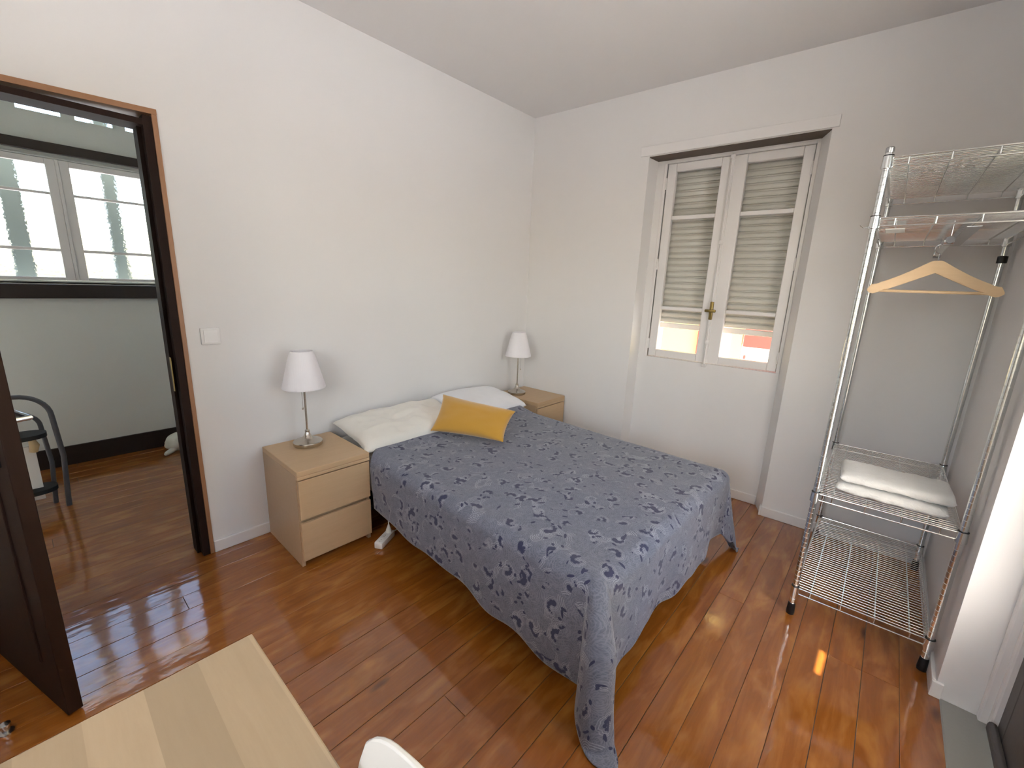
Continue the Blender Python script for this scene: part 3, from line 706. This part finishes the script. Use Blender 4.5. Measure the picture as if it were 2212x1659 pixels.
mb.grid(cush(True), ns, ns); mb.grid(cush(False), ns, ns); k = (ns + 1) ** 2
mb.f = [q if max(q) < k else tuple(reversed(q)) for q in mb.f]
me = mb.mesh('throw_cushion'); bm = bmesh.new(); bm.from_mesh(me); bmesh.ops.remove_doubles(bm, verts=bm.verts, dist=.0004); bmesh.ops.recalc_face_normals(bm, faces=bm.faces); bm.to_mesh(me); bm.free()
o = bpy.data.objects.new('throw_cushion', me); COL.objects.link(o); me.materials.append(M['cushion_mustard']); sm(o, 80)
tag(o, 'mustard yellow velvet cushion propped against the cream pillow', 'cushion')

# ------------------------------------------------------------------ power strip
ps = empty('power_strip', (-1.932, -.584, 0), math.atan2(.080, .153)); tag(ps, 'white three-socket power strip on the floor beside the bed', 'power strip')
MB().box(-.075, .075, -.026, .026, 0, .040, .007).build('housing', M['plastic_white'], ps, 35)
for x in (-.047, .0, .047):
    s = MB().lathe([(.0, .0395), (.0165, .0395), (.0185, .0405), (.0195, .0415), (.0205, .0405), (.0205, .039), (0, .039)], x, 0, 20).build('socket', M['plastic_white'], ps, 40)
    h = MB()
    for q in (-.008, .008): h.lathe([(0, .0397), (.0025, .0397), (.0025, .0401), (0, .0401)], x + q, 0, 8)
    if x < .04: h.build('pin_hole', M['rubber_dark'], s)
pg = MB().lathe([(.0, .040), (.017, .040), (.017, .052), (.009, .075), (.005, .088), (0, .090)], .047, 0, 16).build('plug', M['chair_plastic'], ps, 40)
MB().tube([(.047, 0, .085), (.049, .002, .12), (.060, .006, .16), (.075, .012, .20), (.11, .02, .225)], .003, 8).build('plug_cord', M['chair_plastic'], pg, 40)
MB().tube([(.074, .0, .022), (.105, -.004, .012), (.15, -.012, .006), (.20, -.005, .006), (.30, .03, .005)], .0035, 8).build('cord', M['plastic_white'], ps, 40)

# ------------------------------------------------------------------ light switch
sw = empty('light_switch', (-2.538, 0, 1.197)); tag(sw, 'square white light switch on the wall beside the doorway', 'light switch')
MB().box(-.0425, .0425, -.010, 0, -.0425, .0425, .004).build('plate', M['plastic_white'], sw, 35)
rk = MB(); rk.add([(-.03, -.0095, -.032), (.03, -.0095, -.032), (.03, -.0095, .032), (-.03, -.0095, .032), (-.03, -.0125, -.032), (.03, -.0125, -.032), (.03, -.0165, .032), (-.03, -.0165, .032)], [(3, 2, 1, 0), (4, 5, 6, 7), (0, 1, 5, 4), (1, 2, 6, 5), (2, 3, 7, 6), (3, 0, 4, 7)])
rk.build('rocker', M['plastic_white'], sw)

# ------------------------------------------------------------------ wire shelving unit
su = empty('shelving_unit', (0, 0, 0)); tag(su, 'chrome wire shelving unit with four shelves in the corner', 'shelving unit')
PX = {'fl': (-.882, -2.480), 'fr': (-.868, -2.955), 'bl': (.030, -2.474), 'br': (.040, -2.950)}
SZ = (.145, .640, 1.822, 2.040)
prof = [(.0125, .045)]
z = .06
while z < 2.055:
    prof += [(.0125, z), (.0116, z + .001), (.0116, z + .003), (.0125, z + .004)]; z += .0254
prof += [(.0125, 2.066), (.0115, 2.07), (0, 2.072)]
for k, (x, y) in PX.items():
    p = MB().lathe(prof, x, y, 14).build('post', M['chrome'], su, 40)
    MB().lathe([(0, 0), (.0165, 0), (.0165, .006), (.0175, .01), (.0150, .055), (.0132, .060)], x, y, 16).build('foot', M['black_plastic'], p, 40)
    MB().lathe([(.0132, 2.058), (.0137, 2.06), (.0137, 2.075), (.011, 2.078), (0, 2.078)], x, y, 16).build('cap', M['steel'], p, 40)
def L2(a, b, t): return (a[0] + (b[0] - a[0]) * t, a[1] + (b[1] - a[1]) * t)
for z in SZ:
    fr_ = MB(); rr_ = .0032
    cs = [PX['fl'], PX['fr'], PX['br'], PX['bl']]
    for i in range(4):
        a, b = cs[i], cs[(i + 1) % 4]; A = L2(a, b, .028 if i % 2 == 0 else .015); B = L2(a, b, 1 - (.028 if i % 2 == 0 else .015))
        fr_.tube([(*A, z), (*B, z)], rr_, 8); fr_.tube([(*A, z - .030), (*B, z - .030)], rr_, 8)
    sh_ = fr_.build('shelf', M['chrome'], su, 40)
    for k, (x, y) in PX.items():
        MB().lathe([(.0128, z - .040), (.0185, z - .038), (.0165, z + .006), (.0128, z + .008)], x, y, 18).build('sleeve', M['chrome'], sh_, 40)
        MB().lathe([(.0166, z + .006), (.0172, z + .007), (.0166, z + .0095), (.0128, z + .0095)], x, y, 18).build('clip_ring', M['black_plastic'], sh_, 40)
    for t in (.13, .375, .625, .87):
        A, B = L2(PX['fl'], PX['fr'], t), L2(PX['bl'], PX['br'], t)
        rd_ = MB().tube([(A[0], A[1], z - .030), (A[0], A[1], z - .004), (A[0] + .012, A[1], z - .006), (B[0] - .012, B[1], z - .006), (B[0], B[1], z - .004), (B[0], B[1], z - .030)], .0026, 6)
        rd_.build('rod', M['chrome'], sh_, 40)
    g = MB(); nW = 40
    for q in range(1, nW):
        t = q / nW; A, B = L2(PX['fl'], PX['bl'], t), L2(PX['fr'], PX['br'], t)
        A, B = L2(A, B, .004), L2(A, B, .996)
        g.tube([(*A, z - .0015), (*B, z - .0015)], .0017, 6, caps=False)
    tag(g.build('wire_deck', M['chrome'], sh_, 40), kind='stuff')
# pull-out garment rail under the second shelf
rl = MB(); yr = -2.712
rl.tube([(-.80, yr, 1.742), (.0, yr, 1.742)], .011, 12)
rl = rl.build('garment_rail', M['chrome'], su, 40)
MB().tube([(-.812, yr, 1.742), (-.79, yr, 1.742)], .013, 12).build('end_cap', M['ladder_grey'], rl, 40)
for x in (-.74, -.05):
    q = MB(); q.box(x - .015, x + .015, yr - .003, yr + .0, 1.742, 1.815, .001); q.tube([(x, yr - .014, 1.742), (x, yr + .014, 1.742)], .016, 12); q.build('rail_bracket', M['steel'], su, 40)
MB().box(-.80, -.02, yr - .075, yr - .035, 1.786, 1.789).build('strap', M['steel'], su)
MB().box(-.83, -.70, -2.575, -2.515, 1.784, 1.788, .001).build('plate', M['shutter_grey'], su)
MB().lathe([(.0128, 1.705), (.0185, 1.706), (.0185, 1.738), (.0128, 1.739)], *PX['br'], 14).build('clamp_band', M['black_plastic'], su, 40)
MB().tube([(-.895, -2.468, 1.79), (-.905, -2.450, 1.785), (-.905, -2.438, 1.795)], .0016, 6).build('wire_hook', M['chrome'], su, 40)

# ------------------------------------------------------------------ coat hanger
HXx = -.55
hg = empty('coat_hanger', (HXx, -2.702, 1.545)); tag(hg, 'light wooden coat hanger hanging from the wire shelving unit', 'coat hanger')
mb = MB()
def arm(i, j): return None
prof_pts = []
nn_ = 40
ys = [-.212 + .424 * k / nn_ for k in range(nn_ + 1)]
def htop(y):
    a = abs(y)
    if a < .016: return .136
    v = .034 + .102 * max(0, 1 - (a - .016) / .184) ** 1.3
    if a > .178: v -= .006 * math.sin(min(1, (a - .178) / .014) * math.pi)
    return v - (.022 * ((a - .198) / .014) ** 2 if a > .198 else 0)
def hbot(y):
    a = abs(y); return -.008 + .094 * max(0, 1 - a / .192) ** 1.08 + (.012 * ((a - .198) / .014) if a > .198 else 0)
cur = lambda y: .030 * (abs(y) / .21) ** 2                       # arms bow forward
tk = .013
vs = []
for y in ys:
    c = -cur(y)
    vs += [(c - tk, y, hbot(y)), (c - tk, y, htop(y)), (c + tk, y, htop(y)), (c + tk, y, hbot(y))]
fs = [(0, 1, 2, 3)]
for k in range(nn_):
    b = k * 4
    for q in range(4): fs.append((b + q, b + 4 + q, b + 4 + (q + 1) % 4, b + (q + 1) % 4))
fs.append(tuple(reversed([nn_ * 4 + q for q in range(4)])))
mb.add(vs, fs); bm = bmesh.new(); me = mb.mesh('arms'); bm.from_mesh(me); bmesh.ops.recalc_face_normals(bm, faces=bm.faces)
bmesh.ops.bevel(bm, geom=[e for e in bm.edges if len(e.link_faces) == 2 and e.calc_face_angle() > 1.0], offset=.003, segments=2, affect='EDGES'); bm.to_mesh(me); bm.free()
o = bpy.data.objects.new('arms', me); COL.objects.link(o); me.materials.append(M['beech_hanger']); o.parent = hg; sm(o, 40)
MB().tube([(-.024, -.190, .006), (-.024, .190, .006)], .0062, 10).build('trouser_bar', M['beech_hanger'], hg, 40)
hk = [(0, 0, .132), (0, 0, .165)]
for q in range(0, 13):
    a = -math.pi / 2 + q * math.radians(250) / 12; hk.append((-.0 + 0, .0 + .0185 * math.cos(a) * 1 - .0, .1855 + .0185 * math.sin(a)))
hk = [Vector(p) for p in hk]
MB().tube(hk, .0021, 8).build('hook', M['steel'], hg, 40)

# ------------------------------------------------------------------ folded towels
def towel(loc, w, d, h, rz, label):
    mb = MB(); n = 26
    def fn(i, j):
        # section: folded sheet, closed outline swept along y
        a = 2 * math.pi * i; y = (j * 2 - 1)
        ex = 5.0; c, s = math.cos(a), math.sin(a)
        x = (abs(c) ** (2 / ex)) * (1 if c > 0 else -1) * d / 2; z = (abs(s) ** (2 / 2.6)) * (1 if s > 0 else -1) * h / 2
        k = (1 - abs(y) ** 14) ** .35 if abs(y) < 1 else 0
        nz_ = noise.noise(Vector((x * 9 + loc[2] * 50, y * 3.5, z * 30))) * .005 + noise.noise(Vector((x * 40, y * 22, z * 60 + loc[2] * 9))) * .0028
        return (x * (.96 + .04 * k) + nz_, y * w / 2 + nz_, h / 2 + z * k + nz_ * .8)
    mb.grid(fn, 64, 60)
    o = mb.build('folded_towel', M['towel_white'], None, 60); o.location = loc; o.rotation_euler.z = rz
    ln = MB(); ln.tube([(-d / 2 - .0005, -w / 2 + .02, h * .5), (-d / 2 - .0015, 0, h * .48), (-d / 2 - .0005, w / 2 - .02, h * .5)], .0018, 6)
    tag(o, label, 'towel'); return o
towel((-.672, -2.727, .6425), .375, .262, .047, .02, 'white folded bath towel lying directly on the wire shelf')
towel((-.664, -2.735, .6925), .385, .255, .046, .035, 'white folded bath towel on top of the other towel')

# ------------------------------------------------------------------ desk and chair
dk = empty('desk', (-2.93, -1.662, 0)); tag(dk, 'pale ash desk with plank-patterned top at the doorway side', 'desk')
DW_, DD = 1.18, .452
MB().box(-DW_, 0, -DD, 0, .718, .74, .003).build('desk_top', M['ash_desk'], dk, 30)
MB().box(-DW_ + .08, -.08, -.30, -.04, .668, .717).build('apron', M['plastic_white'], dk)
for x in (-.09, -DW_ + .09):
    for y in (-.07, -DD + .07): MB().lathe([(.011, 0), (.013, .004), (.021, .718)], x, y, 14).build('leg', M['ash_desk'], dk, 40)
ch = empty('side_chair', (-3.100, -2.285, 0), math.radians(0)); tag(ch, 'white moulded plastic chair next to the desk corner', 'chair')
cw = .45
def back(front):
    def g(i, j):
        y = (i - .5) * 2; z0 = .40; h = .405; q = j; rc = .36
        hw = cw / 2 * (.92 + .08 * min(1, q * 1.3)); t_ = max(0, (abs(y) - (1 - rc)) / rc)
        zz = z0 + h * q - .085 * (1 - math.sqrt(max(0, 1 - t_ * t_))) * q ** 3
        yy = y * hw
        bow = -.028 * (y * y) - .02 * (1 - q)
        return (.195 + bow + .035 * q + (0 if front else .010), yy, zz)
    return g
mb = MB(); na, nb = 28, 24
mb.grid(back(True), na, nb); mb.grid(back(False), na, nb); k = (na + 1) * (nb + 1)
hole = lambda i, j: abs(i - (na - 1) / 2) < 4.6 and 18 <= j <= 19
keep = []
for q, f_ in enumerate(mb.f):
    idx = q % (na * nb); i, j = idx % na, idx // na
    if not hole(i, j): keep.append(f_ if q < na * nb else tuple(reversed(f_)))
edge = [(j * (na + 1) + i) for (i, j) in [(i, 0) for i in range(na)] + [(na, j) for j in range(nb)] + [(i, nb) for i in range(na, 0, -1)] + [(0, j) for j in range(nb, 0, -1)]]
for q in range(len(edge)):
    a, b = edge[q], edge[(q + 1) % len(edge)]; keep.append((b, a, a + k, b + k))
mb.f = keep
o = mb.build('backrest', M['chair_plastic'], ch, 50)
bv = o.modifiers.new('soft', 'BEVEL'); bv.width = .004; bv.segments = 2; bv.limit_method = 'ANGLE'; bv.angle_limit = math.radians(50)
def seat(i, j):
    x = lerp(-.22, .20, i); y = (j - .5) * cw * (.93 - .03 * i)
    return (x, y, .445 - .018 * (1 - (2 * j - 1) ** 2) - .012 * math.exp(-((x - .05) / .14) ** 2) - .03 * max(0, -x - .15) / .07)
mb = MB().grid(seat, 20, 20); so = mb.build('seat', M['chair_plastic'], ch, 60); q = so.modifiers.new('thick', 'SOLIDIFY'); q.thickness = .012; q.offset = -1
for x, y in ((-.17, -.17), (-.17, .17), (.17, -.17), (.17, .17)): MB().tube([(x * 1.18, y * 1.15, 0), (x * .85, y * .85, .435)], [.011, .016], 12).build('leg', M['chair_plastic'], ch, 40)

# ------------------------------------------------------------------ things in the hall
st = empty('step_stand', (-3.132, 1.21, 0)); tag(st, 'dark tubular stand with arched top and black oval pads in the hall', 'stand')
def arch(x0, x1, y0, y1, h, r):
    pts = [(x0, y0, 0), (x0 + .02, y0, h * .45), (x0 + .005, y0, h - r)]
    for q in range(1, 9):
        a = q * math.pi / 2 / 8; pts.append((x0 + .005 - r * (1 - math.cos(a)), y0, h - r + r * math.sin(a)))
    for q in range(0, 9):
        a = q * math.pi / 2 / 8; pts.append((x1 + r * (1 - math.sin(a)), y1, h - r + r * math.cos(a)))
    pts += [(x1 - .02, y1, h * .45), (x1, y1, 0)]; return pts
MB().tube(arch(0, -.42, 0, 0, .75, .14), .0135, 12).build('tube_frame', M['ladder_grey'], st, 40)
MB().tube(arch(-.055, -.37, .10, .10, .62, .09), .012, 12).build('inner_tube', M['ladder_grey'], st, 40)
for z, xw in ((.495, .36), (.140, .36)):
    p = MB(); n_ = 28
    pts = [( -.21 + (xw / 2) * math.copysign(abs(math.cos(a)) ** .6, math.cos(a)), .03 + .085 * math.copysign(abs(math.sin(a)) ** .8, math.sin(a))) for a in [2 * math.pi * q / n_ for q in range(n_)]]
    p.prism(pts, z - .012, z + .014); p.build('tread', M['rubber_dark'], st, 40)
MB().box(-.15, -.092, .02, .035, .075, .43, .003).build('pale_panel', M['facade_white'], st, 30)
MB().tube([(-.10, .0, .40), (-.092, -.004, .44), (-.098, .0, .475)], [.02, .024, .016], 10).build('yellow_grip', M['tan_plastic'], st, 40)
bn = empty('white_bundle', (-2.415, 1.86, 0)); tag(bn, 'small white rounded bundle lying by the dark hall skirting', 'bundle')
mb = MB()
def blob(i, j):
    a, b = i * 2 * math.pi, (j - .5) * math.pi
    r = 1 + .16 * noise.noise(Vector((math.cos(a) * math.cos(b) * 1.6, math.sin(a) * math.cos(b) * 1.6, math.sin(b) * 1.6 + 3)))
    return (.095 * r * math.cos(a) * math.cos(b), .075 * r * math.sin(a) * math.cos(b), max(.001, .075 + .078 * r * math.sin(b)))
mb.grid(blob, 28, 18).build('body', M['bundle_white'], bn, 70)
MB().tube([(-.03, -.03, .03), (-.075, -.07, .022), (-.105, -.10, .019), (-.118, -.112, .018)], [.022, .021, .018, .009], 12).build('stub', M['bundle_white'], bn, 50)
ds = empty('door_stop', (-3.398, -.640, 0)); tag(ds, 'tiny metal door stop on the floor behind the open door', 'door stop')
MB().lathe([(.019, 0), (.019, .004), (.010, .007), (.010, .022), (.014, .026), (.014, .034), (.008, .038), (0, .038)], 0, 0, 16).build('post', M['steel'], ds, 40)
